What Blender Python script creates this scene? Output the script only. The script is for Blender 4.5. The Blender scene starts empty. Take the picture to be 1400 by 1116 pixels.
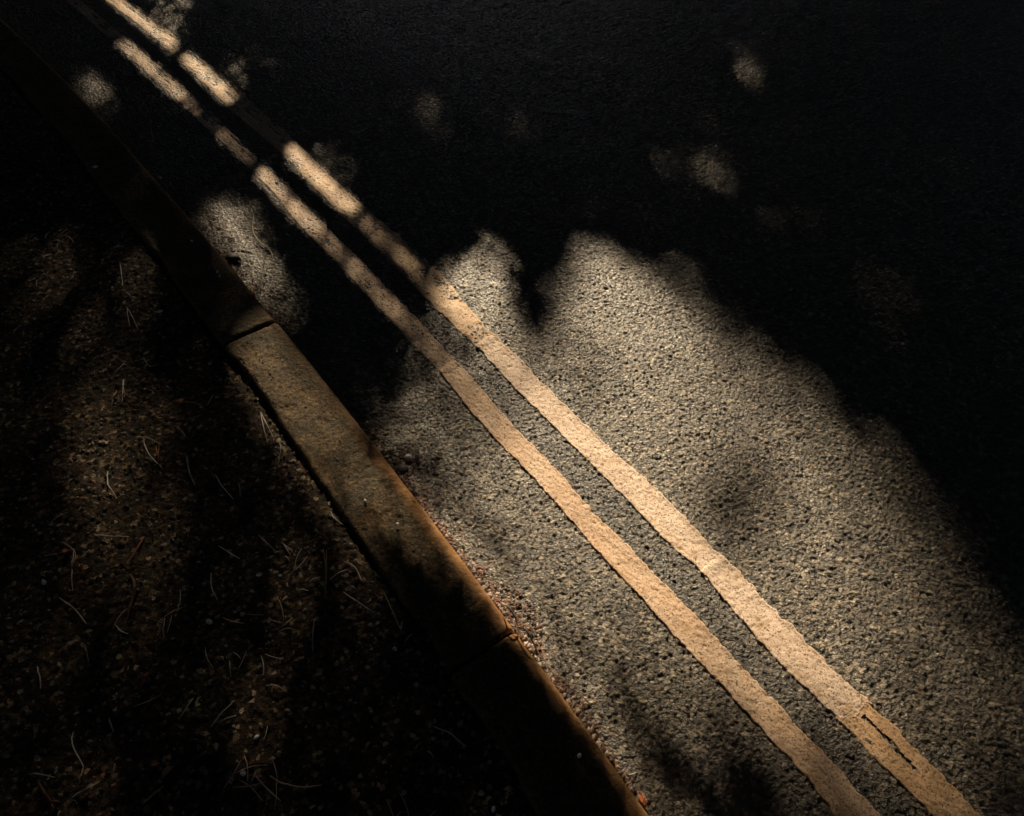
import bpy, math, random
import numpy as np
from mathutils import Vector

random.seed(7)
RNG = np.random.default_rng(7)
SC = bpy.context.scene
COL = SC.collection
PI = math.pi

# ------------------------------------------------------------------ camera, light, exposure
CAM_H, CAM_PITCH, FOCAL_PX, PW, PH = 1.27, math.radians(50), 1052.0, 1400, 1116
cam = bpy.data.cameras.new('camera')
cam_o = bpy.data.objects.new('camera', cam)
COL.objects.link(cam_o)
cam_o.location = (0, 0, CAM_H)
cam_o.rotation_euler = (PI / 2 - CAM_PITCH, 0, 0)
cam.sensor_width = 36.0
cam.lens = FOCAL_PX / PW * 36.0
cam.clip_start, cam.clip_end = 0.02, 800
SC.camera = cam_o

SUN_EL, SUN_AZ = math.radians(28), math.radians(-5)      # azimuth from +Y towards +X
SUN = np.array([math.sin(SUN_AZ) * math.cos(SUN_EL), math.cos(SUN_AZ) * math.cos(SUN_EL), math.sin(SUN_EL)])

w = bpy.data.worlds.new('World'); SC.world = w; w.use_nodes = True
nt = w.node_tree; nt.nodes.clear()
out = nt.nodes.new('ShaderNodeOutputWorld'); bg = nt.nodes.new('ShaderNodeBackground')
sky = nt.nodes.new('ShaderNodeTexSky'); sky.sky_type = 'NISHITA'; sky.sun_disc = False
sky.sun_elevation = SUN_EL; sky.sun_rotation = SUN_AZ; sky.ozone_density = 4.0
bg.inputs['Strength'].default_value = 0.06
nt.links.new(sky.outputs[0], bg.inputs[0]); nt.links.new(bg.outputs[0], out.inputs[0])

sl = bpy.data.lights.new('sun', 'SUN'); sl.energy = 5.0; sl.angle = math.radians(0.53); sl.color = (1.0, 0.80, 0.55)
so = bpy.data.objects.new('sun', sl); COL.objects.link(so)
so.rotation_euler = (-Vector(SUN)).to_track_quat('-Z', 'Y').to_euler(); so.location = (0, 20, 20)

vs = SC.view_settings
vs.view_transform = 'Standard'; vs.look = 'None'; vs.gamma = 1.0; vs.use_curve_mapping = False
vs.exposure = 1.42
try:
    SC.cycles.use_denoising = True; SC.cycles.denoiser = 'OPENIMAGEDENOISE'
    SC.cycles.denoising_input_passes = 'RGB_ALBEDO_NORMAL'; SC.cycles.denoising_prefilter = 'ACCURATE'
except Exception:
    pass

# ------------------------------------------------------------------ numpy helpers
def hash2(ix, iy, seed):
    a = (ix.astype(np.int64) * 374761393 + iy.astype(np.int64) * 668265263 + seed * 1442695041) & 0xffffffff
    a = ((a ^ (a >> 13)) * 1274126177) & 0xffffffff
    a = ((a ^ (a >> 16)) * 2246822519) & 0xffffffff
    a = a ^ (a >> 15)
    return (a & 0xffffff) / float(0x1000000)

def vnoise(x, y, seed):
    ix, iy = np.floor(x), np.floor(y)
    fx, fy = x - ix, y - iy
    fx = fx * fx * (3 - 2 * fx); fy = fy * fy * (3 - 2 * fy)
    a = hash2(ix, iy, seed); b = hash2(ix + 1, iy, seed); c = hash2(ix, iy + 1, seed); d = hash2(ix + 1, iy + 1, seed)
    return (a * (1 - fx) + b * fx) * (1 - fy) + (c * (1 - fx) + d * fx) * fy

def fbm(x, y, seed, n=3):
    r, a, t = 0, 1.0, 0
    for k in range(n):
        r = r + a * vnoise(x * 2 ** k, y * 2 ** k, seed + k); t += a; a *= .5
    return r / t

def cells(x, y, seed):
    ix, iy = np.floor(x), np.floor(y)
    f1 = np.full(x.shape, 9.0); f2 = np.full(x.shape, 9.0); rid = np.zeros(x.shape); ox = np.zeros(x.shape); oy = np.zeros(x.shape)
    for dx in (-1, 0, 1):
        for dy in (-1, 0, 1):
            cx, cy = ix + dx, iy + dy
            px = cx + .5 + .8 * (hash2(cx, cy, seed) - .5); py = cy + .5 + .8 * (hash2(cx, cy, seed + 1) - .5)
            d = np.hypot(x - px, y - py); r = hash2(cx, cy, seed + 2)
            near = d < f1
            ox = np.where(near, x - px, ox); oy = np.where(near, y - py, oy)
            f2 = np.where(near, f1, np.minimum(f2, d)); rid = np.where(near, r, rid); f1 = np.where(near, d, f1)
    return f1, f2, rid, ox, oy

def sstep(a, b, x):
    t = np.clip((x - a) / (b - a), 0, 1)
    return t * t * (3 - 2 * t)

# ------------------------------------------------------------------ the road's own frame: s along the kerb, u across it (+ = carriageway)
ORG = np.array([0.20208564, 0.27424431])
DIR = np.array([-.588, .81]); DIR /= np.linalg.norm(DIR)
NRM = np.array([DIR[1], -DIR[0]])
def bend(s):
    sc = np.clip(s, -.6, 3.7)
    f = -0.020582 * sc ** 2 + 0.03018842 * sc + 0.00045398
    g = -2 * 0.020582 * sc + 0.03018842
    return f + g * (s - sc)
def road_xy(s, u):
    l = bend(s) + u
    return ORG[0] + DIR[0] * s + NRM[0] * l, ORG[1] + DIR[1] * s + NRM[1] * l
def road_su(x, y):
    s = (x - ORG[0]) * DIR[0] + (y - ORG[1]) * DIR[1]
    return s, (x - ORG[0]) * NRM[0] + (y - ORG[1]) * NRM[1] - bend(s)
def at(p, z=0.0):
    """ground position (metres) of a spot measured on the site picture"""
    p = np.atleast_2d(np.asarray(p, float))
    x = (p[:, 0] - PW / 2) / FOCAL_PX; y = -(p[:, 1] - PH / 2) / FOCAL_PX
    dy = math.cos(CAM_PITCH) + y * math.sin(CAM_PITCH); dz = -math.sin(CAM_PITCH) + y * math.cos(CAM_PITCH)
    t = (CAM_H - z) / -dz
    return np.stack([x * t, dy * t], 1)

# ------------------------------------------------------------------ materials
def mat(name):
    m = bpy.data.materials.new(name); m.use_nodes = True
    t = m.node_tree; b = t.nodes['Principled BSDF']
    return m, t, b
def N(t, typ, **kw):
    n = t.nodes.new(typ)
    for k, v in kw.items(): setattr(n, k, v)
    return n
def ramp(t, fac, stops, interp='LINEAR'):
    r = N(t, 'ShaderNodeValToRGB'); r.color_ramp.interpolation = interp
    e = r.color_ramp.elements
    while len(e) < len(stops): e.new(.5)
    for el, (p, c) in zip(e, stops):
        el.position = p; el.color = (*c, 1)
    t.links.new(fac, r.inputs[0]); return r.outputs[0]
def noise(t, co, scale, detail=4, rough=.55):
    n = N(t, 'ShaderNodeTexNoise'); n.inputs['Scale'].default_value = scale
    n.inputs['Detail'].default_value = detail; n.inputs['Roughness'].default_value = rough
    t.links.new(co, n.inputs['Vector']); return n.outputs['Fac']
def mixc(t, fac, a, b, mode='MIX'):
    m = N(t, 'ShaderNodeMix', data_type='RGBA', blend_type=mode)
    for sock, v in ((m.inputs[0], fac), (m.inputs[6], a), (m.inputs[7], b)):
        if isinstance(v, (int, float)): sock.default_value = v
        elif isinstance(v, tuple): sock.default_value = (*v, 1)
        else: t.links.new(v, sock)
    return m.outputs[2]
def bump(t, b, h, strength, dist):
    n = N(t, 'ShaderNodeBump'); n.inputs['Strength'].default_value = strength; n.inputs['Distance'].default_value = dist
    t.links.new(h, n.inputs['Height']); t.links.new(n.outputs[0], b.inputs['Normal'])
def coords(t):
    return N(t, 'ShaderNodeNewGeometry').outputs['Position']

def asphalt_mat():
    m, t, b = mat('worn_asphalt'); co = coords(t)
    v = N(t, 'ShaderNodeTexVoronoi'); v.inputs['Scale'].default_value = 130; t.links.new(co, v.inputs['Vector'])
    sep = N(t, 'ShaderNodeSeparateColor'); t.links.new(v.outputs['Color'], sep.inputs[0])
    c = ramp(t, sep.outputs[0], [(0, (.018, .015, .010)), (.3, (.046, .038, .026)), (.6, (.080, .066, .045)), (.85, (.140, .115, .080)), (1, (.31, .26, .185))])
    big = noise(t, co, 3.2, 5)
    c = mixc(t, big, c, (.62, .60, .56), 'MULTIPLY')
    rust = ramp(t, noise(t, co, 42, 3), [(.62, (0, 0, 0)), (.75, (1, 1, 1))])
    c = mixc(t, rust, c, (.17, .10, .055))
    g = N(t, 'ShaderNodeAttribute', attribute_name='dark_lane')                  # darker asphalt between the two painted lines
    c = mixc(t, g.outputs['Fac'], c, mixc(t, 1.0, c, (.45, .46, .48), 'MULTIPLY'))
    t.links.new(c, b.inputs['Base Color'])
    b.inputs['Roughness'].default_value = .40
    b.inputs['Specular IOR Level'].default_value = .62
    bump(t, b, noise(t, co, 165, 3, .65), 1.0, .0085)
    return m
def paint_mat(name, cols):
    m, t, b = mat(name); co = coords(t)
    c = ramp(t, noise(t, co, 9, 5), list(zip((.3, .55, .75), cols)))
    sp = ramp(t, noise(t, co, 300, 3, .6), [(.39, (1, 1, 1)), (.46, (0, 0, 0))])
    c = mixc(t, sp, c, (.16, .10, .06))
    wr = ramp(t, noise(t, co, 34, 6, .7), [(.53, (0, 0, 0)), (.72, (1, 1, 1))])
    c = mixc(t, wr, c, (.30, .18, .085))
    t.links.new(c, b.inputs['Base Color'])
    b.inputs['Roughness'].default_value = .6; b.inputs['Specular IOR Level'].default_value = .35
    bump(t, b, noise(t, co, 300, 5, .75), .8, .0022)
    return m
def kerb_mat():
    m, t, b = mat('mossy_concrete'); co = coords(t)
    c = ramp(t, noise(t, co, 16, 6, .6), [(.3, (.034, .030, .015)), (.55, (.080, .052, .022)), (.75, (.135, .083, .035))])
    v = N(t, 'ShaderNodeTexVoronoi'); v.inputs['Scale'].default_value = 260; t.links.new(co, v.inputs['Vector'])
    sep = N(t, 'ShaderNodeSeparateColor'); t.links.new(v.outputs['Color'], sep.inputs[0])
    gr = ramp(t, sep.outputs[0], [(0, (.35, .35, .33)), (.5, (.8, .8, .8)), (.9, (1.35, 1.25, 1.1)), (1, (2.2, 2.1, 1.9))])
    c = mixc(t, 1.0, c, gr, 'MULTIPLY')
    # sunlit orange rim of the kerb's nose painted into the colour, stored per vertex as wear
    a = N(t, 'ShaderNodeAttribute', attribute_name='nose_lit')
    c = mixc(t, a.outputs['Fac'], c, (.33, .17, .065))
    t.links.new(c, b.inputs['Base Color'])
    b.inputs['Roughness'].default_value = .8; b.inputs['Specular IOR Level'].default_value = .3
    bump(t, b, noise(t, co, 200, 3, .65), .8, .003)
    return m
def soil_mat():
    m, t, b = mat('dark_gritty_soil'); co = coords(t)
    v = N(t, 'ShaderNodeTexVoronoi'); v.inputs['Scale'].default_value = 150; t.links.new(co, v.inputs['Vector'])
    sep = N(t, 'ShaderNodeSeparateColor'); t.links.new(v.outputs['Color'], sep.inputs[0])
    c = ramp(t, sep.outputs[0], [(0, (.012, .010, .007)), (.35, (.028, .021, .014)), (.6, (.052, .034, .018)), (.85, (.10, .068, .038)), (.95, (.26, .20, .13)), (1, (.50, .42, .33))])
    hue = ramp(t, sep.outputs[1], [(.0, (.8, 1.0, .6)), (.2, (1, 1, 1)), (.8, (1, .95, .9)), (1, (1, .6, .45))])
    c = mixc(t, 1.0, c, hue, 'MULTIPLY')
    c = mixc(t, noise(t, co, 12, 4), c, (.45, .40, .34), 'MULTIPLY')
    t.links.new(c, b.inputs['Base Color']); b.inputs['Roughness'].default_value = .85
    b.inputs['Specular IOR Level'].default_value = .25
    bump(t, b, noise(t, co, 190, 3, .65), .9, .005)
    return m
def varied(name, cols, rough=.7, scale=90, spec=.3):
    m, t, b = mat(name); co = coords(t)
    f = noise(t, co, scale, 3)
    if len(cols) > 1:
        info = N(t, 'ShaderNodeNewGeometry').outputs['Random Per Island']
        c = ramp(t, info, [(i / (len(cols) - 1), q) for i, q in enumerate(cols)])
    else:
        c = mixc(t, 0.0, cols[0], cols[0])
    sh = ramp(t, f, [(.3, (.6, .6, .6)), (.7, (1, 1, 1))])
    c = mixc(t, 1.0, c, sh, 'MULTIPLY')
    t.links.new(c, b.inputs['Base Color']); b.inputs['Roughness'].default_value = rough
    b.inputs['Specular IOR Level'].default_value = spec
    return m
M_ASPHALT, M_KERB, M_SOIL = asphalt_mat(), kerb_mat(), soil_mat()
M_PAINT = paint_mat('yellow_road_paint', [(.40, .26, .155), (.475, .335, .225), (.52, .40, .295)])
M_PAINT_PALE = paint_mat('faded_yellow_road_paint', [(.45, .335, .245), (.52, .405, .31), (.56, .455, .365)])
M_PAINT_GOLD = paint_mat('golden_yellow_road_paint', [(.40, .25, .13), (.49, .33, .19), (.54, .40, .26)])  # more golden tone, for the farthest and nearest outer runs
M_GRIT = varied('path_grit', [(.05, .042, .034), (.10, .075, .05), (.16, .13, .10), (.08, .055, .03), (.30, .27, .23), (.12, .07, .035)])
M_NEEDLE = varied('dry_needle', [(.52, .40, .30)], .5)
M_NEEDLE_PALE = varied('bleached_needle', [(.62, .55, .48)], .5)
M_NEEDLE_RED = varied('rusty_needle', [(.34, .13, .07)], .55)
M_TWIG = varied('twig_bark', [(.16, .07, .04)], .7)
M_TWIG_PALE = varied('pale_twig', [(.62, .52, .40)], .6)
M_STONE = varied('pale_stone', [(.74, .72, .68)], .6)
M_DARKSTONE = varied('dark_clod', [(.035, .03, .028)], .6)
M_LEAFRED = varied('dead_leaf_red', [(.40, .13, .05)], .5, 200)
M_LEAFTAN = varied('dead_leaf_tan', [(.46, .26, .11)], .5, 200)
M_GRASS = varied('grass_blade', [(.08, .12, .02)], .5)
M_LITTER = varied('gutter_litter', [(.025, .016, .012), (.07, .034, .022), (.16, .09, .05), (.018, .014, .014), (.40, .32, .26), (.09, .026, .022)], .6)
M_CROWN = varied('foliage', [(.035, .055, .018), (.05, .075, .022), (.028, .045, .015), (.06, .07, .025)], .55, 8)
M_BARK = varied('bark', [(.07, .05, .035)], .9, 20)
M_VERGE = varied('verge_ground', [(.045, .042, .02)], .9, 3)

# ------------------------------------------------------------------ object helpers
def link(name, me, parent=None):
    o = bpy.data.objects.new(name, me); COL.objects.link(o)
    if parent: o.parent = parent
    return o
def mesh(name, v, f, m, smooth=True):
    me = bpy.data.meshes.new(name)
    v = np.asarray(v, np.float32); f = np.asarray(f, np.int32)
    k = f.shape[1]
    me.vertices.add(len(v)); me.vertices.foreach_set('co', v.ravel())
    me.loops.add(f.size); me.loops.foreach_set('vertex_index', f.ravel())
    me.polygons.add(len(f)); me.polygons.foreach_set('loop_start', np.arange(0, f.size, k, dtype=np.int32))
    me.polygons.foreach_set('loop_total', np.full(len(f), k, np.int32))
    me.polygons.foreach_set('use_smooth', np.full(len(f), smooth))
    me.update(calc_edges=True); me.validate()
    me.materials.append(m)
    return me
def grid_faces(nr, nc):
    i = np.arange(nr * nc).reshape(nr, nc)
    return np.stack([i[:-1, :-1], i[:-1, 1:], i[1:, 1:], i[1:, :-1]], -1).reshape(-1, 4)
def tag(o, label=None, cat=None, group=None, kind=None):
    for k, v in (('label', label), ('category', cat), ('group', group), ('kind', kind)):
        if v: o[k] = v
    return o
def spaced(segs):
    """concatenated coordinates: (start, stop, step) pieces"""
    r = [np.arange(a, b, st) for a, b, st in segs]
    return np.concatenate(r + [[segs[-1][1]]])
def growing(a, b, d0, k):
    r, x, d = [], a, d0
    while (x < b if b > a else x > b):
        r.append(x); x += d if b > a else -d; d *= k
    r.append(b); return np.array(r)

# ------------------------------------------------------------------ heights
def asphalt_h(s, u):
    wx = s + .004 * (vnoise(s * 90, u * 90, 50) - .5); wy = u + .004 * (vnoise(s * 90, u * 90, 51) - .5)
    f1, f2, r, ox, oy = cells(wx / .0078, wy / .0078, 11)
    r3 = np.modf(r * 91.7)[0]; r4 = np.modf(r * 37.3)[0]
    tilt = (ox * (r3 - .5) + oy * (r4 - .5)) * 1.3               # each chipping sits at its own angle
    h = np.clip(1 - (f1 / .70) ** 2, .34, 1) * (.45 + .55 * r) + tilt * sstep(0, .3, f2 - f1)
    g1, g2, r2, _, _ = cells(wx / .0050, wy / .0050, 31)
    h2 = np.clip(1 - (g1 / .7) ** 2, 0, 1) * r2
    return .0046 * h + .0018 * h2 + .004 * (fbm(s * 14, u * 14, 71, 3) - .5) + .012 * (fbm(s * 1.7, u * 1.7, 75, 2) - .5) * sstep(0, .25, u) - .0045

def soil_h(s, u):
    f1, f2, r, ox, oy = cells(s / .0095, u / .0095, 91)
    r3 = np.modf(r * 91.7)[0]; r4 = np.modf(r * 37.3)[0]
    h = np.clip(1 - (f1 / .62) ** 2, 0, 1) * r ** 1.5 + (ox * (r3 - .5) + oy * (r4 - .5)) * .8 * sstep(0, .3, f2 - f1)
    return .0058 * h + .010 * (fbm(s * 11, u * 11, 95, 3) - .5) + .02 * (fbm(s * 2.2, u * 2.2, 99, 2) - .5)

# ------------------------------------------------------------------ road
S_FINE, S_END = -.50, 3.75
su = np.concatenate([growing(S_FINE, -26, .02, 1.35)[::-1][:-1], spaced([(S_FINE, 1.4, .0026)])[:-1], growing(1.4, S_END, .0027, 1.0022)[:-1], growing(S_END, 60, .02, 1.35)])
uu = np.concatenate([spaced([(-.03, .85, .0026)])[:-1], growing(.85, 3.4, .0027, 1.010)[:-1], growing(3.4, 6.6, .03, 1.4)])
Sg, Ug = np.meshgrid(su, uu, indexing='ij')
Zg = asphalt_h(Sg, Ug)
fade = sstep(S_FINE - .3, S_FINE, Sg) * (1 - sstep(S_END, S_END + .3, Sg)) * (1 - sstep(3.4, 3.6, Ug))
Zg = Zg * fade - .002 * (1 - fade)
X, Y = road_xy(Sg, Ug)
road_me = mesh('road', np.stack([X, Y, Zg], -1).reshape(-1, 3), grid_faces(len(su), len(uu))[:, ::-1], M_ASPHALT)
dark_lane = sstep(.215, .285, Ug) * (1 - sstep(.325, .36, Ug)) * (.75 + .25 * fbm(Sg * 9, Ug * 9, 120, 3))
ga = road_me.attributes.new('dark_lane', 'FLOAT', 'POINT'); ga.data.foreach_set('value', dark_lane.ravel().astype(np.float32))
road = link('road', road_me)
tag(road, 'dark coarse asphalt carriageway with double yellow lines', kind='structure')

# ------------------------------------------------------------------ the double yellow lines, laid in overlapping runs
OLs = ([-.6, -.23, -.149, -.07, .051, .143, .254, .306, .406, .554, .678, .81, .962, 1.177, 1.536, 1.705, 1.997, 2.271, 2.646, 2.961, 3.364, 3.8],
       [.350, .3475, .342, .3414, .3314, .3354, .345, .3346, .3349, .3313, .3289, .3271, .3314, .3244, .3316, .3338, .3449, .3438, .3543, .369, .3651, .37])
ORs = ([-.6, -.28, -.238, -.137, -.088, -.03, .048, .114, .2, .261, .337, .407, .51, .635, .778, .86, 1.005, 1.212, 1.658, 1.807, 2.07, 2.29, 2.516, 2.755, 2.988, 3.304, 3.8],
       [.415, .4128, .4114, .4094, .4071, .4027, .404, .3997, .4037, .3974, .4034, .403, .3931, .3893, .3859, .3919, .3882, .4116, .4017, .4065, .4164, .4184, .4357, .4229, .4354, .4414, .446])
ILs = ([-.6, -.161, -.12, -.042, .016, .098, .182, .391, .54, .672, .798, .953, 1.118, 1.416, 1.629, 1.805, 1.969, 2.236, 2.483, 2.934, 3.265, 3.8],
       [.232, .2268, .2345, .2295, .2267, .223, .2207, .216, .2173, .2133, .2118, .2218, .2165, .2186, .2181, .2357, .2356, .2334, .2383, .2386, .248, .252])
IRs = ([-.6, -.203, -.136, -.038, .07, .16, .24, .362, .436, .556, .725, .844, .977, 1.142, 1.437, 1.657, 1.869, 1.973, 2.31, 2.514, 2.958, 3.131, 3.8],
       [.29, .2859, .2864, .2825, .2777, .2787, .2749, .2724, .2654, .2678, .2649, .27, .2708, .2737, .275, .2763, .2794, .2765, .2918, .2945, .289, .2933, .30])

def paint_run(name, parent, L, R, s0, s1, lift, seed, crack=None, lip=True, label=None, worn=0.0, m=None):
    """one lay-down of paint from its near end s0 to its far end s1"""
    s = np.arange(s0, s1, .0031); n = 30
    sf = np.arange(-.9, 4.1, .005); kw = np.exp(-(np.arange(-14, 15) * .005 / .028) ** 2); kw /= kw.sum()
    soft = lambda E: np.interp(s, sf, np.convolve(np.pad(np.interp(sf, *E), 14, 'edge'), kw, 'valid'))
    l = soft(L) + .0060 * (fbm(s * 55, s * 0, seed, 3) - .5) + .003 * (fbm(s * 240, s * 0, seed + 5, 2) - .5)
    r = soft(R) + .0085 * (fbm(s * 55, s * 0, seed + 9, 3) - .5) + .004 * (fbm(s * 240, s * 0, seed + 14, 2) - .5)
    tt = np.linspace(0, 1, n)
    S = np.repeat(s[:, None], n, 1); U = l[:, None] + (r - l)[:, None] * tt[None, :]
    # ragged ends: rows bow along the line
    far = np.clip((S - (s1 - .03)) / .03, 0, 1)
    S = S - far * (.010 * (2 * tt - 1) ** 2 + .012 * fbm(U * 60, U * 0, seed + 20, 2) - .006 * tt)
    near = np.clip((s0 + .05 - S) / .05, 0, 1)
    S = S + near * .045 * fbm(U * 45, U * 0, seed + 22, 3)
    ah = asphalt_h(S, U)
    base = .004 * (fbm(S * 14, U * 14, 71, 3) - .5) + .012 * (fbm(S * 1.7, U * 1.7, 75, 2) - .5) * sstep(0, .25, U) - .0045
    det = ah - base
    Z = base + .0034 + .27 * det + lift + .0010 * (fbm(S * 190, U * 190, seed + 30, 2) - .5) + .0012 * (fbm(S * 22, U * 22, seed + 33, 2) - .5)
    p1, p2, pr, _, _ = cells(S / .0075, U / .0075, seed + 60)
    Z -= .0030 * (pr > .88) * sstep(.30, .10, p1)                # pin holes and plucked stones
    thin = sstep(.50, .72, fbm(S * 16, U * 34, seed + 40, 4) + worn * .25)
    flecks = sstep(.60, .70, fbm(S * 22, U * 150, seed + 45, 3)) * sstep(1.9, 2.3, S) * sstep(.3, .8, tt)[None, :]   # long scuffs
    Z -= flecks * .006
    Z -= thin * (.0012 + .0022 * worn)
    if lip:                                                   # the thick rounded bead where this run starts over the older one
        Z += .0026 * np.exp(-((S - (s1 - .018)) / .012) ** 2)
    Z += .0009 * np.exp(-((tt[None, :] - .96) / .05) ** 2)      # bead of thermoplastic at the outer edge
    e = np.minimum(tt, 1 - tt)[None, :]
    Z = np.where(e < .5 / (n - 1), base - .002, Z)
    endf = (S > s1 - .0036 - .028 * 0); Z[-1, :] = base[-1, :] - .002; Z[0, :] = base[0, :] - .002
    X, Y = road_xy(S, U)
    F = grid_faces(len(s), n)[:, ::-1]
    if crack:
        keep = np.ones((len(s) - 1, n - 1), bool)
        a, b, uc, wd = crack
        sm = S[:-1, :-1]; um = U[:-1, :-1]
        cu = uc + .004 * (vnoise(sm * 60, sm * 0, seed + 50) - .5) - .02 * (sm - a)
        keep &= ~((sm > a) & (sm < b) & (np.abs(um - cu) < wd * (.5 + vnoise(sm * 40, um * 0, seed + 52))))
        F = F.reshape(len(s) - 1, n - 1, 4)[keep]
    o = link(name, mesh(name, np.stack([X, Y, Z], -1).reshape(-1, 3), F.reshape(-1, 4), m or M_PAINT), parent)
    if label: o['label'] = label
    return o
def s_of(px): return float(road_su(*at([px])[0])[0])
s_in = s_of((615, 492)); s_o1, s_o2, s_o3 = s_of((665, 458)), s_of((968, 762)), s_of((1183, 962))
inner = paint_run('yellow_line', road, ILs, IRs, s_in - .06, 3.75, 0.0, 200, lip=False, label='thin dim inner yellow line nearest the kerb', worn=.08)
paint_run('paint_run', inner, ILs, IRs, -.55, s_in, .0018, 210, label='newer thicker run of the inner yellow line')
outer = paint_run('yellow_line', road, OLs, ORs, s_o1 - .06, 3.75, 0.0, 220, lip=False, label='wider outer yellow line, scuffed through in dark flecks at its far end', worn=.08, m=M_PAINT_GOLD)
paint_run('paint_run', outer, OLs, ORs, s_o2 - .06, s_o1, .0012, 230, m=M_PAINT_PALE, label='bright middle run of the outer yellow line beside the largest sunlit patch')
paint_run('paint_run', outer, OLs, ORs, s_o3 - .03, s_o2, .0014, 240, m=M_PAINT_PALE, label='pale run of the outer yellow line just past its sideways jog')
paint_run('paint_run', outer, OLs, ORs, -.55, s_o3 + .03, .0009, 250, m=M_PAINT_GOLD, crack=(-.20, s_o3 - .01, .383, .0035), lip=False, label='worn brown run of the outer yellow line split by a crack', worn=.12)

# ------------------------------------------------------------------ kerb
kerb = bpy.data.objects.new('kerb', None); COL.objects.link(kerb)
kx, ky = road_xy(np.array(1.0), np.array(-.07)); kerb.location = (float(kx), float(ky), 0)
tag(kerb, 'row of worn concrete kerbstones between road and footpath', kind='structure')
KTOP = .045
def kerb_profile(fine):
    p = [(.002, -.06), (.001, -.02), (-.002, 0.0), (-.005, .014), (-.008, .029)]
    for a in np.linspace(0, PI / 2, 8 if fine else 4)[1:]:
        p.append((-.008 - .015 * (1 - math.cos(a)), .029 + .016 * math.sin(a)))
    n = 34 if fine else 3
    for q in np.linspace(-.023, -.134, n)[1:]: p.append((q, KTOP + .001 * math.sin((q + .023) * 30)))
    p += [(-.138, KTOP - .003), (-.1405, KTOP - .009), (-.1405, .0), (-.1405, -.06)]
    return np.array(p)
def kerbstone(s0, s1, fine, seed, dz=0.0, du=0.0, label=None):
    pr = kerb_profile(fine); n = len(pr)
    s = np.linspace(s0, s1, max(4, int((s1 - s0) / (.0035 if fine else .06))))
    sm = s - s0; L = s1 - s0
    endr = np.clip(np.minimum(sm, L - sm) / .010, 0, 1); endd = .006 * (1 - np.sqrt(np.clip(1 - (1 - endr) ** 2, 0, 1)))
    S = np.repeat(s[:, None], n, 1); U = np.repeat(pr[None, :, 0], len(s), 0) + du; Z = np.repeat(pr[None, :, 1], len(s), 0)
    up = sstep(.0, .03, Z)
    topw = sstep(.03, .044, Z)
    nose_lit = (1 - sstep(-.050, -.026, U + .016 * (fbm(S * 18, U * 18, seed, 3) - .5))) if False else sstep(-.040, -.020, U + .016 * (fbm(S * 18, U * 60, seed, 3) - .5)) * .9 * (1 - .85 * sstep(.70, .95, S))  # painted lit rim, fading out where the edge catches no sun
    if fine:
        f1, f2, r, ox, oy = cells(S / .0068, U / .0068, seed + 3)
        rough = .0024 * np.clip(1 - (f1 / .65) ** 2, 0, 1) * r + .0035 * (fbm(S * 30, U * 30, seed + 7, 4) - .5)
        chip = sstep(.62, .8, fbm(S * 14, U * 30, seed + 9, 3))
        Z = Z + topw * (rough - .004 * chip * sstep(-.10, -.13, U) - .0025 * chip)
        U = U + (1 - topw) * up * (.0022 * (fbm(S * 40, Z * 40, seed + 11, 3) - .5))
        U = np.where(np.repeat(pr[None, :, 0], len(s), 0) < -.13, U + .006 * (fbm(S * 16, S * 0, seed + 13, 3) - .5) + .006 * sstep(.62, .85, vnoise(S * 13, S * 0, seed + 15)), U)
    Z = Z - endd[:, None] * up + dz * up
    U = U + np.where(U > -.07, -1, 1) * (endd * .6)[:, None]
    X, Y = road_xy(S, U)
    V = np.stack([X - float(kx), Y - float(ky), Z], -1).reshape(-1, 3)
    F = grid_faces(len(s), n)
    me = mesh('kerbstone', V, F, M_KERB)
    a = me.attributes.new('nose_lit', 'FLOAT', 'POINT'); a.data.foreach_set('value', nose_lit.ravel().astype(np.float32))
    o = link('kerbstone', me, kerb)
    # closed ends
    if label: o['label'] = label
    return o
J0, KL, GAP = .335, .925, .0022
for k in range(-8, 14):
    a = J0 + k * KL; fine = -1 <= k <= 3
    lab = {-1: 'dark kerbstone at the bottom with a thin orange edge', 0: 'orange brown sunlit kerbstone in the middle of the row', 1: 'shaded kerbstone beside the small lit patch of road'}.get(k)
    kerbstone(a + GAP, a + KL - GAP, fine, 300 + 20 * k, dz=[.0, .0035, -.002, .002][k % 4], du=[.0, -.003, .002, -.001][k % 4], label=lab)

# ------------------------------------------------------------------ footpath
ps = np.concatenate([growing(-.45, -26, .05, 1.4)[::-1][:-1], spaced([(-.45, 2.3, .0038), (2.3, 3.75, .009)])[:-1], growing(3.75, 60, .05, 1.4)])
pu = np.concatenate([growing(-1.5, -4.5, .04, 1.4)[::-1][:-1], spaced([(-1.5, -1.0, .010), (-1.0, -.125, .0038)])])
Sg, Ug = np.meshgrid(ps, pu, indexing='ij')
PZ = .034
def path_h(s, u):
    return PZ + soil_h(s, u) - .003 * sstep(-.18, -.14, u)
X, Y = road_xy(Sg, Ug); Zp = path_h(Sg, Ug)
path = link('footpath', mesh('footpath', np.stack([X, Y, Zp], -1).reshape(-1, 3), grid_faces(len(ps), len(pu))[:, ::-1], M_SOIL))
tag(path, 'dark gritty footpath strewn with pine needles beside the kerb', kind='structure')

# the wider ground, to the horizon
gx = np.concatenate([growing(-8, -320, 2, 1.6)[::-1][:-1], np.arange(-8, 8, 2.0), growing(8, 320, 2, 1.6)])
A, B = np.meshgrid(gx, gx, indexing='ij')
ground = link('ground', mesh('ground', np.stack([A, B, np.full(A.shape, -.075)], -1).reshape(-1, 3), grid_faces(len(gx), len(gx))[:, ::-1], M_VERGE))
tag(ground, 'leaf littered verge and woodland floor', kind='structure')

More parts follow.
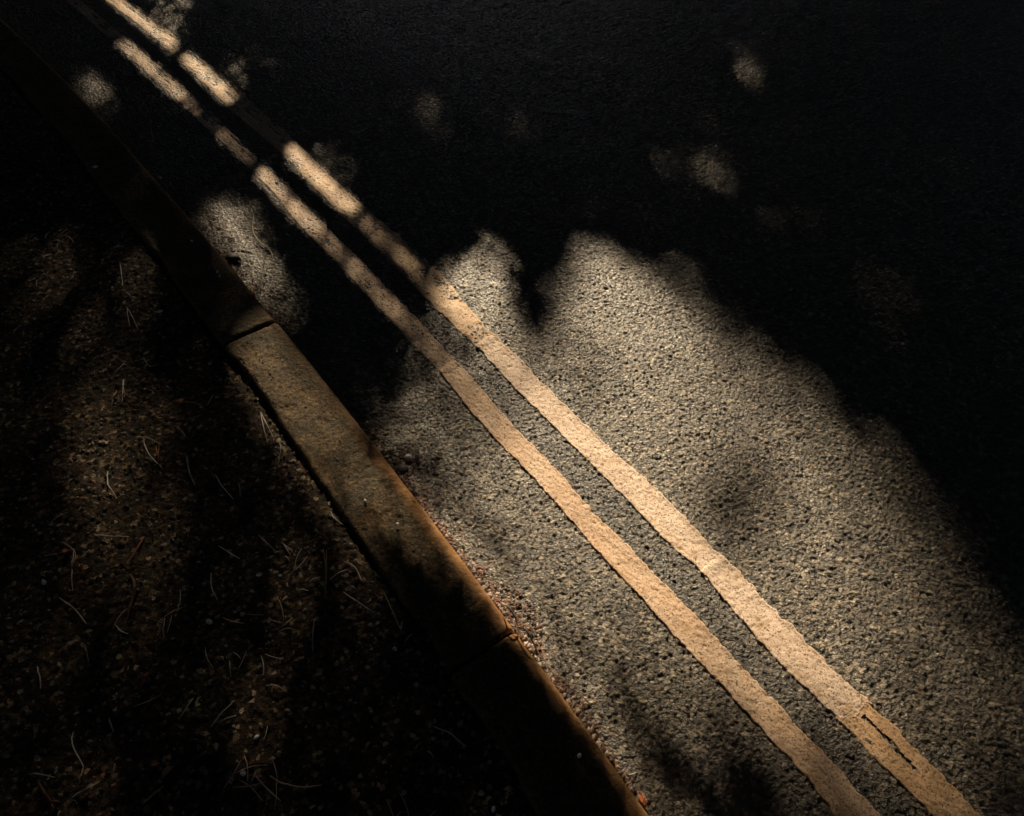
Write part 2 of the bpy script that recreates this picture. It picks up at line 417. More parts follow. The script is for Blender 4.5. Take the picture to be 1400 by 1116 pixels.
# grit on the path: uncountable
def scatter_mesh(name, pts, sizes, m, flat=.6, seed=1):
    r = np.random.default_rng(seed); n = len(pts)
    base = np.array([[1, 0, 0], [-1, 0, 0], [0, 1, 0], [0, -1, 0], [0, 0, 1], [0, 0, -1]], float)
    fc = np.array([[0, 2, 4], [2, 1, 4], [1, 3, 4], [3, 0, 4], [2, 0, 5], [1, 2, 5], [3, 1, 5], [0, 3, 5]])
    v = base[None] * (sizes[:, None, None] * r.uniform(.55, 1.25, (n, 6, 1)))
    ang = r.uniform(0, 2 * PI, n); c, s_ = np.cos(ang), np.sin(ang)
    x = v[:, :, 0] * r.uniform(.8, 1.5, (n, 1)); y = v[:, :, 1]
    tilt = r.uniform(-.5, .5, (n, 1))
    z = v[:, :, 2] * flat + tilt * x * .5
    V = np.stack([x * c[:, None] - y * s_[:, None], x * s_[:, None] + y * c[:, None], z], -1) + pts[:, None, :]
    F = (fc[None] + 6 * np.arange(n)[:, None, None]).reshape(-1, 3)
    return mesh(name, V.reshape(-1, 3), F, m, smooth=False)
n = 20000
gs = RNG.uniform(-.5, 3.4, n); gu = -.148 - 1.3 * RNG.uniform(0, 1, n) ** 1.1
gxx, gyy = road_xy(gs, gu); sz = .0013 + .0036 * RNG.uniform(0, 1, n) ** 2.5
grit = link('grit', scatter_mesh('grit', np.stack([gxx, gyy, path_h(gs, gu) + sz * .25], -1), sz, M_GRIT, seed=5))
tag(grit, 'fine dark grit and crumbs covering the footpath', 'grit', kind='stuff')
# crumbs and leaf bits caught in the gutter along the kerb foot and on the kerb tops
n = 4200
gs = RNG.uniform(-.5, 3.0, n); gs = np.where(vnoise(gs * 7, gs * 0, 400) > .38, gs, RNG.uniform(.3, .8, n)); drift = .010 + .060 * sstep(.45, .85, fbm(gs * 5, gs * 0, 410, 3)); gu = .001 + drift * RNG.uniform(0, 1, n) ** 1.8
gxx, gyy = road_xy(gs, gu); sz = .0014 + .0042 * RNG.uniform(0, 1, n) ** 2
lit = link('gutter_litter', scatter_mesh('gutter_litter', np.stack([gxx, gyy, .001 + sz * .3 + .005 * np.clip(1 - gu / .04, 0, 1)], -1), sz, M_LITTER, flat=.35, seed=6))
tag(lit, 'brown leaf crumbs and dirt gathered along the foot of the kerb', 'litter', kind='stuff')
n = 900
gs = RNG.uniform(-.5, 3.0, n); gu = RNG.uniform(-.136, -.034, n)
gxx, gyy = road_xy(gs, gu); sz = .0009 + .0016 * RNG.uniform(0, 1, n) ** 3
kc = link('kerb_crumbs', scatter_mesh('kerb_crumbs', np.stack([gxx, gyy, KTOP + .001 + sz * .2], -1), sz, M_GRIT, seed=8))
tag(kc, 'pale specks of grit sprinkled on the kerb tops', 'grit', kind='stuff')

# ------------------------------------------------------------------ needles, twigs, pebbles, leaves
def surf(x, y):
    s, u = road_su(np.asarray(x), np.asarray(y))
    zr = np.maximum(asphalt_h(s, u), -.001) + .0008
    zr = np.where((u > .2) & (u < .45), zr + .004, zr)
    return np.where(u > 0, zr, np.where(u > -.141, KTOP + .003, path_h(s, u) + .002))
def smooth_path(p, per=6):
    p = np.asarray(p, float)
    if len(p) < 3:
        return np.stack([np.linspace(p[0, k], p[-1, k], per + 1) for k in range(p.shape[1])], 1)
    q = np.vstack([2 * p[0] - p[1], p, 2 * p[-1] - p[-2]]); o = []
    for i in range(1, len(q) - 2):
        for t in np.linspace(0, 1, per, endpoint=False):
            a, b, c, d = q[i - 1], q[i], q[i + 1], q[i + 2]
            o.append(.5 * (2 * b + (c - a) * t + (2 * a - 5 * b + 4 * c - d) * t * t + (3 * b - a - 3 * c + d) * t ** 3))
    o.append(q[-2]); return np.array(o)
def tube(P, rad, sides=6):
    P = np.asarray(P, float); n = len(P); rad = np.broadcast_to(rad, (n,))
    T = np.gradient(P, axis=0); T /= np.linalg.norm(T, axis=1)[:, None] + 1e-12
    ref = np.where(np.abs(T[:, 2:3]) > .9, np.array([[1.0, 0, 0]]), np.array([[0, 0, 1.0]]))
    A = np.cross(T, ref); A /= np.linalg.norm(A, axis=1)[:, None] + 1e-12; B = np.cross(A, T)
    ang = np.linspace(0, 2 * PI, sides, endpoint=False)
    V = P[:, None] + rad[:, None, None] * (A[:, None] * np.cos(ang)[None, :, None] + B[:, None] * np.sin(ang)[None, :, None])
    i = np.arange(n * sides).reshape(n, sides)
    F = np.stack([i[:-1], np.roll(i[:-1], -1, 1), np.roll(i[1:], -1, 1), i[1:]], -1).reshape(-1, 4)
    return V.reshape(-1, 3), F
def merge(parts):
    V, F, k = [], [], 0
    for v, f in parts:
        V.append(v); F.append(np.asarray(f) + k); k += len(v)
    return np.vstack(V), np.vstack(F)
def strand_pts(px, z0, arch):
    p = smooth_path(at(px, z0))
    z = surf(p[:, 0], p[:, 1])
    t = np.linspace(0, 1, len(p))
    zs = np.convolve(np.pad(z, 2, 'edge'), np.ones(5) / 5, 'valid')
    return np.column_stack([p, np.maximum(z, zs) + .001 + arch * np.sin(PI * t) ** 2])
def strand(name, px, m, label, cat, r=.0009, z0=PZ + .004, arch=.003, taper=.45, group=None):
    """px: one polyline, or several joined at their sheath (a needle pair, a forked twig)"""
    lines = px if isinstance(px[0][0], (tuple, list)) else [px]
    parts = []
    for q in lines:
        P = strand_pts(q, z0, arch); t = np.linspace(0, 1, len(P))
        parts.append(tube(P, r * (1 - taper * np.abs(2 * t - 1) ** 3)))
    V, F = merge(parts); c = V.mean(0); c[2] = V[:, 2].min()
    o = link(name, mesh(name, V - c, F, m)); o.location = c
    return tag(o, label, cat, group)
def L4(*pts): return [(x / 2.917, 370 + y / 2.917) for x, y in pts]          # picked on enlarged views
def L7(*pts): return [(x / 2.917, 736 + y / 2.917) for x, y in pts]
def L8(*pts): return [(460 + x / 2.917, 736 + y / 2.917) for x, y in pts]
ND = 'needle'
for px, m, lab in [
    (L4((478, -35), (485, 10), (488, 60)), M_NEEDLE_PALE, 'pale upright needle highest on the footpath, left of the shaded kerb'),
    (L4((500, 82), (525, 108)), M_NEEDLE, 'stubby bent needle scrap above the long straight needle pair'),
    ([L4((503, 140), (528, 185), (550, 232)), L4((506, 145), (512, 185), (516, 218))], M_NEEDLE_PALE, 'long pale needle pair spread like a narrow V near the path top'),
    ([L4((490, 430), (488, 478), (485, 522)), L4((493, 430), (492, 500))], M_NEEDLE_PALE, 'two upright needles lying together beside a red scrap'),
    (L4((462, 474), (452, 500), (440, 530)), M_NEEDLE, 'short slanting needle just left of the upright needle pair'),
    (L4((540, 655), (595, 668), (640, 690)), M_NEEDLE, 'tan needle crossing the top of the long curved pale needle'),
    (L4((568, 655), (575, 690), (600, 740), (645, 785)), M_NEEDLE_PALE, 'long curved pale needle over the upper right of the lit path patch'),
    ([L4((618, 690), (632, 757)), L4((632, 692), (630, 760))], M_NEEDLE_RED, 'short reddish needle pair under the crossing tan needle'),
    (L4((425, 795), (430, 850), (448, 880), (465, 908)), M_NEEDLE_PALE, 'kinked pale needle in the middle of the lit path patch'),
    (L4((375, 1052), (440, 1063), (512, 1060)), M_NEEDLE_PALE, 'level pale needle lying crosswise in the lower lit path patch'),
    (L4((744, 738), (755, 800), (778, 857)), M_NEEDLE, 'dim bowed needle right of the lit path patch'),
    (L4((704, 625), (725, 640), (740, 662)), M_NEEDLE, 'short arched needle below the red leaf'),
    (L4((860, 815), (885, 860), (932, 914)), M_NEEDLE_PALE, 'pale needle pointing down right, between lit patch and kerb'),
    ([L4((1035, 555), (1060, 605), (1086, 655)), L4((1035, 558), (1050, 620), (1068, 692))], M_NEEDLE_PALE, 'bright forked needle pair tucked against the kerb back'),
    ([L4((1092, 668), (1118, 695), (1120, 730), (1110, 765)), L4((1090, 668), (1093, 690))], M_NEEDLE_PALE, 'hooked needle just under the bright forked pair at the kerb'),
    (L4((1034, 1058), (1058, 1086), (1088, 1110)), M_NEEDLE, 'dim needle on the path under the orange leaf scrap'),
    (L4((1318, 958), (1332, 985), (1372, 1012)), M_NEEDLE_PALE, 'bent needle on the path edge below the chipped kerb corner'),
    ([L7((297, 42), (301, 80), (287, 118)), L7((291, 48), (293, 85), (285, 118))], M_NEEDLE, 'reddish tan needle pair bowed together at the lit patch foot'),
    (L7((287, 122), (289, 165), (290, 208)), M_NEEDLE, 'straight dim needle hanging below the bowed reddish pair'),
    (L7((235, 238), (300, 285), (343, 340)), M_NEEDLE_PALE, 'strong pale needle slanting down right, left of the bark twig'),
    (L7((465, 350), (485, 374), (512, 382)), M_NEEDLE_PALE, 'small crooked pale needle right of the strong slanting needle'),
    (L7((661, 322), (659, 365), (657, 402)), M_NEEDLE, 'short upright dim needle in the dark middle of the path'),
    (L7((842, 140), (847, 200), (868, 248)), M_NEEDLE_PALE, 'thin bowed needle alone on the dark path, upper middle'),
    (L7((872, 30), (912, 60), (957, 82)), M_NEEDLE_PALE, 'pale needle sloping right just above the thin bowed needle'),
    (L7((1045, 0), (1070, 28), (1102, 54)), M_NEEDLE, 'dim needle running toward the fan of short scraps'),
    (L7((152, 514), (165, 558), (162, 600)), M_NEEDLE_PALE, 'pale arched needle nearest the left edge of the path'),
    (L7((287, 770), (294, 830), (328, 908)), M_NEEDLE_PALE, 'long tan needle bending at mid length near the bottom left'),
    (L7((328, 908), (327, 940), (314, 975)), M_NEEDLE, 'needle half continuing below the long bending tan needle'),
    (L7((115, 938), (160, 941), (212, 949)), M_NEEDLE, 'dim level needle near the bottom left corner'),
    (L7((285, 1030), (350, 1000), (396, 966)), M_NEEDLE_PALE, 'pale needle rising right across a bright crumb near the bottom edge'),
    (L7((435, 718), (440, 735), (449, 770)), M_NEEDLE_PALE, 'short bent bright needle beside a red crumb on the lower path'),
    (L7((932, 643), (890, 692), (840, 746)), M_NEEDLE_PALE, 'straight needle slanting down left, long arm of the lower fork'),
    (L7((938, 700), (905, 716), (868, 728)), M_NEEDLE_PALE, 'short needle touching the long straight slanting one'),
    (L7((768, 632), (738, 690), (710, 718)), M_NEEDLE, 'dim needle ending in a pale crumb left of the lower fork'),
    (L7((1058, 585), (1105, 590), (1140, 608)), M_NEEDLE, 'faint level needle on the dark path toward the kerb'),
    (L7((1010, 935), (1058, 992), (1120, 1048)), M_NEEDLE, 'faint long needle sloping right at the bottom of the path'),
    (L7((1075, 945), (1130, 980), (1200, 992), (1282, 982)), M_NEEDLE, 'faint sagging needle low on the dark path'),
    (L7((1252, 330), (1246, 452)), M_NEEDLE, 'faint upright needle below the brown needle bunch'),
    (L7((913, 485), (918, 518), (917, 552)), M_NEEDLE, 'faint short upright needle in the dark lower path'),
    (L8((388, 755), (450, 780), (516, 833)), M_NEEDLE_PALE, 'clear pale needle alone at the bottom, left of the lowest kerbstone'),
    (L8((30, 90), (72, 115), (100, 167)), M_NEEDLE_PALE, 'curved pale needle near the kerb back, upper of two'),
    (L8((28, 213), (90, 262), (152, 298)), M_NEEDLE_PALE, 'curved pale needle near the kerb back, lower of two'),
    (L8((190, 215), (222, 290), (256, 367)), M_NEEDLE, 'dim needle crossing a scrap close to the kerb back'),
    (L8((363, 850), (378, 862), (388, 874)), M_NEEDLE, 'tiny needle scrap under the clear pale needle at the bottom'),
]:
    strand('pine_needle', px, m, lab, ND, r=random.uniform(.0009, .0012), arch=random.uniform(.002, .007))

# brown bunch of joined scraps
strand('needle_bunch', [L7((1120, 18), (1142, 34), (1166, 50)), L7((1128, 14), (1138, 36), (1158, 66)), L7((1138, 74), (1156, 92))], M_NEEDLE, 'fan of short brown needle scraps on the path near the kerb', 'needles', r=.0010)
strand('needle_bunch', [L7((1290, 45), (1300, 120), (1296, 240)), L7((1302, 48), (1304, 130), (1298, 200)), L7((1280, 52), (1300, 70))], M_LEAFTAN, 'brown upright bunch of needles against the lower kerb back', 'needles', r=.0012)
TW = 'twig'
strand('twig', L7((518, 142), (538, 180), (540, 215), (524, 268), (506, 334)), M_TWIG, 'thick wavy reddish bark twig under the lit path patch', TW, r=.0030, arch=.002, taper=.7)
strand('twig', L7((574, -10), (548, 45), (514, 98)), M_NEEDLE_RED, 'rust red stalk slanting down left across the lit path patch', TW, r=.0016, taper=.6)
strand('twig', [L7((142, 958), (178, 1018), (226, 1078)), L7((178, 1018), (160, 1040)), L7((200, 1046), (232, 1050)), L7((210, 1058), (208, 1085))], M_TWIG, 'forked brown twig in the bottom left corner', TW, r=.0020, taper=.6)
strand('twig', L7((648, 985), (610, 1020), (570, 1060)), M_LEAFTAN, 'yellow brown stalk near the bottom edge of the path', TW, r=.0014)
strand('twig', [(347, 288), (345.5, 315), (356, 332), (368.5, 341), (373, 352)], M_TWIG_PALE, 'curved pale twig on the small lit patch of road by the kerb', TW, r=.0016, z0=.004, arch=.004, taper=.4)
strand('twig', L8((660, 300), (690, 345), (742, 402)), M_TWIG_PALE, 'grey twig leaning along the kerb foot at the joint', TW, r=.0019, z0=.006, arch=.022)
strand('twig', L8((692, 386), (735, 412), (770, 446), (806, 505)), M_TWIG_PALE, 'longer dark twig lying along the kerb foot past the joint', TW, r=.0016, z0=.006, arch=.018)
strand('twig', L8((1150, 945), (1178, 942), (1196, 932)), M_TWIG_PALE, 'short pale twig on the road near the bottom kerb end', TW, r=.0011, z0=.004, arch=.002)
strand('twig', L8((1085, 868), (1108, 872), (1112, 895), (1098, 905)), M_LEAFTAN, 'curled brown stalk in the gutter near the bottom', TW, r=.0013, z0=.004)

def pebble(px, rad, m, label, z0=0.0, cat='pebble', flat=.6, name='pebble', seed=0):
    r = np.random.default_rng(seed)
    nl, nc = 7, 9; V = []
    for i in range(nl):
        th = PI * (i + .0) / (nl - 1)
        for j in range(nc):
            ph = 2 * PI * j / nc
            V.append((math.sin(th) * math.cos(ph), math.sin(th) * math.sin(ph), math.cos(th)))
    V = np.array(V)
    k = r.normal(size=(3, 3)); b = 1 + .18 * np.sin(V @ k[0] * 1.6 + 1) + .14 * np.sin(V @ k[1] * 2.3) + .06 * np.sin(V @ k[2] * 5)
    V = V * b[:, None] * rad * np.array([r.uniform(.9, 1.35), r.uniform(.7, 1.0), flat])
    a = r.uniform(0, PI); V[:, :2] = V[:, :2] @ np.array([[math.cos(a), math.sin(a)], [-math.sin(a), math.cos(a)]])
    i = np.arange(nl * nc).reshape(nl, nc)
    F = np.stack([i[:-1], i[1:], np.roll(i[1:], -1, 1), np.roll(i[:-1], -1, 1)], -1).reshape(-1, 4)
    o = link(name, mesh(name, V, F, m)); x, y = at([px], z0)[0]
    o.location = (x, y, float(surf(x, y)) + rad * flat * .65)
    return tag(o, label, cat)
pebble((559, 627), .0082, M_STONE, 'white pebble in the gutter beside the middle kerbstone', seed=1)
pebble((548, 640), .0042, M_STONE, 'small chip just below the white gutter pebble', seed=2)
pebble((1011, 50), .0075, M_STONE, 'pale pebble on the dark road near the top right', seed=3)
pebble((1008, 67), .0052, M_STONE, 'smaller pebble just below the pale one at the top right', seed=4)
pebble((655, 109), .0055, M_STONE, 'lone bright pebble on the dark road at the top middle', seed=5)
pebble((996, 9), .005, M_STONE, 'tiny pebble at the very top edge of the road', seed=6)
pebble((190, 103), .006, M_STONE, 'bright pebble on the road left of the inner yellow line', seed=7)
pebble((99, 117), .0075, M_STONE, 'round pale pebble on the far kerb beside the faint light patch', seed=8)
pebble((219, 245), .0055, M_STONE, 'pale pebble on the dark road by the far kerb', seed=9)
pebble((133, 235), .0055, M_STONE, 'pale chip on the dark far footpath', z0=PZ, seed=10)
pebble((301, 379), .0036, M_STONE, 'white chip on the shaded kerb top', z0=KTOP, seed=11)
pebble((298, 374), .0030, M_STONE, 'greyer chip beside the white one on the shaded kerb top', z0=KTOP, seed=12)
pebble((263, 331), .0032, M_STONE, 'lone white chip on the dark upper kerb top', z0=KTOP, seed=13)
pebble((219, 427), .0055, M_STONE, 'white pebble high on the footpath left of the kerb', z0=PZ, seed=14)
pebble((287, 852), .0050, M_STONE, 'white pebble in the dark middle of the lower path', z0=PZ, seed=15)
pebble((62, 798), .0045, M_STONE, 'white pebble at the left edge of the lit path patch', z0=PZ, seed=16)
pebble((332, 1058), .0045, M_STONE, 'grey pebble near the bottom of the path', z0=PZ, seed=17)
pebble((540, 890), .0042, M_STONE, 'bright chip on the path against the lower kerb back', z0=PZ, seed=18)
pebble((675, 1104), .0030, M_STONE, 'tiny bright chip on the lowest kerbstone', z0=KTOP, seed=19)
pebble((792, 1035), .0036, M_STONE, 'oval grey chip on the lowest kerbstone near its nose', z0=KTOP, seed=20)
pebble((500, 686), .0030, M_STONE, 'white chip on the sunlit middle kerbstone', z0=KTOP, seed=21)
pebble((544, 718), .0032, M_STONE, 'cream chip on the middle kerbstone toward its nose', z0=KTOP, seed=22)
pebble((350, 748 + 260), .0036, M_STONE, 'small chip on the path between faint needles', z0=PZ, seed=23)
pebble((320, 357), .0175, M_DARKSTONE, 'dark lump of dirt on the small lit patch of road', cat='clod', name='clod', seed=24, flat=.7)
pebble((551, 644), .0125, M_DARKSTONE, 'black clod in the gutter behind the white pebble', cat='clod', name='clod', seed=25, flat=.5)

def leaf(px, ln, wd, ang, m, label, z0=PZ, curl=.35, cat='leaf', name='dead_leaf'):
    nl, nw = 9, 5; V = []
    for i in range(nl):
        t = i / (nl - 1); hw = wd * .5 * math.sin(PI * min(1, t * 1.02 + .02)) ** .7 * (1 - .15 * t)
        for j in range(nw):
            q = (j / (nw - 1) - .5) * 2
            V.append(((t - .5) * ln, q * hw, curl * wd * (q * q * .8 + .5 * math.sin(PI * t * 1.3)) + .0006 * math.sin(i * 2.1 + j)))
    V = np.array(V); top = V.copy(); bot = V - [0, 0, .0004]
    A = np.vstack([top, bot]); f = grid_faces(nl, nw)
    rim = []
    ii = np.arange(nl * nw).reshape(nl, nw); ring = np.concatenate([ii[0], ii[1:, -1], ii[-1, -2::-1], ii[-2:0:-1, 0]])
    for a, b in zip(ring, np.roll(ring, -1)): rim.append((a, b, b + nl * nw, a + nl * nw))
    F = np.vstack([f[:, ::-1], f + nl * nw, np.array(rim)])
    o = link(name, mesh(name, A, F, m)); x, y = at([px], z0)[0]
    o.location = (x, y, float(surf(x, y)) + .002); o.rotation_euler = (random.uniform(-.3, .3), random.uniform(-.3, .3), ang)
    return tag(o, label, cat)
leaf((250, 549), .021, .012, 1.3, M_LEAFRED, 'bright red brown curled leaf alone on the dark path')
leaf((173, 540), .015, .006, .1, M_LEAFRED, 'small red leaf scrap at the foot of the upright needle pair')
leaf((369, 626), .015, .007, .3, M_LEAFRED, 'orange leaf scrap behind the kerb below the hooked needle')
leaf((119, 779), .016, .010, .4, M_LEAFTAN, 'tan curled leaf scrap at the bottom of the lit path patch')
leaf((92, 757), .013, .010, 1.0, M_LEAFRED, 'rusty leaf crumb left of the bowed reddish needle pair')
leaf((119, 1083), .016, .011, .6, M_LEAFTAN, 'pale leaf crumb by the bottom edge of the path')
leaf((213, 1046), .014, .010, .2, M_LEAFRED, 'red leaf crumb near the yellow brown stalk')
leaf((231, 1055), .020, .012, .9, M_LEAFTAN, 'ribbed tan leaf scrap beside the red leaf crumb')
leaf((176, 636), .016, .007, .5, M_LEAFTAN, 'tan leaf sliver at the upper edge of the lit path patch')
leaf((303, 347), .014, .010, .7, M_LEAFRED, 'red leaf crumb at the kerb foot by the small lit road patch', z0=0)
leaf((1218 / 2.917 + 460, 736 + 1040 / 2.917), .022, .010, 2.0, M_LEAFRED, 'red leaf standing in the gutter at the bottom end of the kerb', z0=0)
leaf((545 + 110, 781), .018, .012, .3, M_LEAFRED, 'red brown leaf crumb in the gutter beside the middle kerbstone', z0=0)
leaf((712, 870), .014, .010, .9, M_LEAFRED, 'orange leaf crumb in the gutter at the kerb joint', z0=0)
def blade(px, m, label):
    parts = []
    for k in range(4):
        a = at([px], PZ)[0]; an = -.9 + .45 * k; ln = .030 + .012 * random.random()
        t = np.linspace(0, 1, 6)
        P = np.column_stack([a[0] + .004 * k + ln * t * math.cos(an), a[1] + ln * .6 * t * math.sin(an) , float(surf(*a)) + .022 * t * (1.4 - t)])
        parts.append(tube(P, .0013 * (1 - .9 * t), 4))
    V, F = merge(parts); c = V.mean(0); c[2] = V[:, 2].min()
    o = link('grass_tuft', mesh('grass_tuft', V - c, F, m)); o.location = c
    return tag(o, label, 'grass')
blade((536, 906), M_GRASS, 'small green grass tuft sprouting at the lower kerb back')

# the many short scraps of needle nobody can tell apart
proto = []
for k in range(6):
    t = np.linspace(0, 1, 7); ln = .018 + .006 * k
    P = np.column_stack([(t - .5) * ln, .07 * ln * np.sin(PI * t) * (1 if k % 2 else -1), .001 + .0025 * np.sin(PI * t)])
    proto.append(mesh('needle_scrap', *tube(P, .00075 * (1 - .5 * np.abs(2 * t - 1) ** 3), 5), M_NEEDLE_PALE if k % 3 == 0 else M_NEEDLE))
heaps = [(random.uniform(-.3, 2.3), -.18 - .8 * random.random()) for _ in range(26)]
for k in range(170):
    if k % 5 < 3:
        hs, hu = random.choice(heaps); s = hs + random.gauss(0, .035); u = min(-.15, hu + random.gauss(0, .03))
    else:
        s = random.uniform(-.4, 2.6); u = -.15 - random.random() ** .8 * 1.0
    x, y = road_xy(np.array(s), np.array(u)); x, y = float(x), float(y)
    o = link('needle_scrap', proto[k % 6]); o.location = (x, y, float(surf(x, y)) + .0005)
    o.rotation_euler = (random.uniform(-.15, .15), random.uniform(-.15, .15), random.uniform(0, 2 * PI))
    tag(o, 'tiny thin needle scrap scattered loose on the footpath grit', ND, 'needle scraps strewn over the footpath')

gut = [q.copy() for q in proto]
for q in gut: q.materials[0] = M_NEEDLE_RED if random.random() < .6 else M_TWIG
for k in range(48):
    s = random.choice([random.uniform(-.3, .9), random.uniform(.1, .75), random.uniform(1.2, 2.0)]); u = .004 + .03 * random.random() ** 2
    x, y = road_xy(np.array(s), np.array(u)); x, y = float(x), float(y)
    o = link('needle_scrap', gut[(k * 5 + 1) % 6]); o.location = (x, y, .005 + .006 * random.random())
    o.rotation_euler = (random.uniform(-.2, .2), random.uniform(-.3, .3), math.atan2(DIR[1], DIR[0]) + random.gauss(0, .6))
    tag(o, 'short needle scrap caught in the gutter along the kerb foot', ND, 'needle scraps caught in the gutter')

# ------------------------------------------------------------------ trees along the road: their foliage dapples the sunlight
def poly_sd(px, py, poly):
    """signed distance (inside positive) of points to a polygon"""
    P = np.asarray(poly, float); Q = np.roll(P, -1, 0)
    d = np.full(px.shape, 1e9); ins = np.zeros(px.shape, bool)
    for (ax, ay), (bx, by) in zip(P, Q):
        ex, ey = bx - ax, by - ay; t = np.clip(((px - ax) * ex + (py - ay) * ey) / (ex * ex + ey * ey + 1e-12), 0, 1)
        d = np.minimum(d, np.hypot(px - ax - t * ex, py - ay - t * ey))
        c = ((ay > py) != (by > py)) & (px < (bx - ax) * (py - ay) / (by - ay + 1e-12) + ax); ins ^= c
    return np.where(ins, d, -d)
def down(pts, z):
    k = z / math.tan(SUN_EL)
    return pts - k * np.array([math.sin(SUN_AZ), math.cos(SUN_AZ)])
def ell(cx, cy, rx, ry, n=14): return [(cx + rx * math.cos(2 * PI * k / n), cy + ry * math.sin(2 * PI * k / n)) for k in range(n)]
GAPS = [  # outline of each sunlit fleck, height it falls on, openness, softness (m)
    ([(640, 400), (720, 470), (800, 400), (905, 392), (1020, 478), (1160, 600), (1275, 735), (1362, 890), (1384, 1000), (1335, 1100), (1250, 1085), (1100, 1062), (990, 1050), (880, 1125), (700, 875), (560, 690), (540, 560), (600, 470)], 0, 1.0, .27),
    ([(980, 470), (1100, 560), (1250, 730), (1370, 900), (1400, 1040), (1340, 1120), (1200, 1000), (1050, 700)], 0, .34, .4),
    ([(606, 372), (640, 345), (668, 340), (694, 368), (712, 425), (725, 500), (650, 490), (590, 420)], 0, .9, .06),
    ([(765, 430), (775, 365), (800, 338), (850, 352), (905, 382), (965, 430), (1010, 530), (850, 580), (748, 480)], 0, .95, .08),
    ([(640, 700), (760, 820), (900, 1000), (960, 1080), (900, 1140), (880, 1125), (800, 1008), (750, 938), (700, 875), (650, 806), (600, 750), (570, 690)], 0, .95, .05),
    ([(1110, 1040), (1150, 1040), (1260, 1140), (1150, 1140)], 0, .7, .05),
    ([(335, 438), (372, 445), (420, 512), (470, 578), (520, 640), (570, 695), (630, 770), (615, 790), (560, 745), (490, 690), (430, 640), (370, 560), (325, 490)], KTOP, .92, .07),
    ([(283, 290), (310, 266), (345, 278), (368, 330), (388, 390), (388, 430), (355, 428), (318, 385), (288, 345), (272, 315)], 0, .5, .09),
    ([(105, 98), (135, 98), (157, 125), (150, 152), (122, 150), (102, 125)], 0, .25, .06),
    ([(568, 138), (592, 132), (615, 190), (612, 222), (586, 217), (570, 175)], 0, .05, .04),
    (ell(1020, 80, 24, 38), 0, .03, .05), (ell(965, 235, 45, 40), 0, .025, .08), (ell(1225, 380, 50, 70), 0, .02, .08),
    (ell(230, 20, 35, 40), 0, .06, .06), (ell(325, 95, 32, 30), 0, .04, .06), (ell(455, 225, 38, 40), 0, .05, .06),
    (ell(160, 670, 80, 140), PZ, .36, .25), (ell(175, 450, 90, 90), PZ, .05, .16), (ell(400, 690, 45, 110), PZ, .16, .1), (ell(90, 960, 70, 70), PZ, .12, .16),
    (ell(170, 1060, 120, 60), PZ, .12, .16), (ell(480, 770, 50, 70), PZ, .14, .06), (ell(120, 560, 90, 60), PZ, .09, .16),
]
DIMS = [([(60, 60), (130, 100), (250, 290), (345, 425), (330, 470), (240, 380), (120, 230)], .95, .05, KTOP), (ell(1010, 690, 48, 56), .93, .06), (ell(575, 570, 80, 110), .50, .16), (ell(930, 1040, 170, 95), .6, .2), (ell(870, 1070, 60, 70), .5, .10), (ell(1050, 1075, 50, 50), .9, .06), (ell(1290, 860, 70, 200), .25, .15), (ell(735, 400, 24, 60), .8, .05)]
def slot(s0, s1, ua, ub, w, o=1.0):
    """a narrow sun gap lying along a painted line from s0 to s1, in (s, u)"""
    return ([(s0, ua - w / 2), (s1, ub - w / 2), (s1, ub + w / 2), (s0, ua + w / 2)], None, o, .012)
GAPS += [
    slot(2.80, 3.9, .392, .415, .040), slot(2.36, 2.74, .384, .392, .043), slot(1.58, 1.98, .370, .378, .045), slot(1.12, 1.56, .362, .370, .0165),
    slot(2.46, 2.98, .264, .266, .034), slot(1.98, 2.46, .258, .264, .0165), slot(1.56, 1.92, .247, .256, .033), slot(.98, 1.56, .244, .247, .019),
    ([(-.45, -.056), (.60, -.056), (.68, -.02), (.60, .07), (-.45, .07)], None, .92, .03),                 # along the kerb's nose, in (s, u)
    ([(-.5, -.17), (1.7, -.17), (1.9, -.5), (1.3, -1.0), (.4, -.9)], None, .025, .12),                      # thin broken light over the footpath
]
GAPS_G = [(np.column_stack(road_xy(*np.array(p).T)) if z is None else down(at(p), 0) if z == 0 else down(at(p, z), z), o, sft) for p, z, o, sft in GAPS]
DIMS_G = [(down(at(q[0], q[3]), q[3]) if len(q) > 3 else at(q[0]), q[1], q[2]) for q in DIMS]
def openness(x, y):
    m = np.zeros(x.shape)
    for p, o, sft in GAPS_G: m = np.maximum(m, o * sstep(-sft * .4, sft * 1.1, poly_sd(x, y, p)))
    for p, o, sft in DIMS_G: m = m * (1 - o * sstep(-sft, sft * .6, poly_sd(x, y, p)))
    return m
def sun_foot(P):
    t = P[:, 2] / SUN[2]
    return P[:, 0] - SUN[0] * t, P[:, 1] - SUN[1] * t

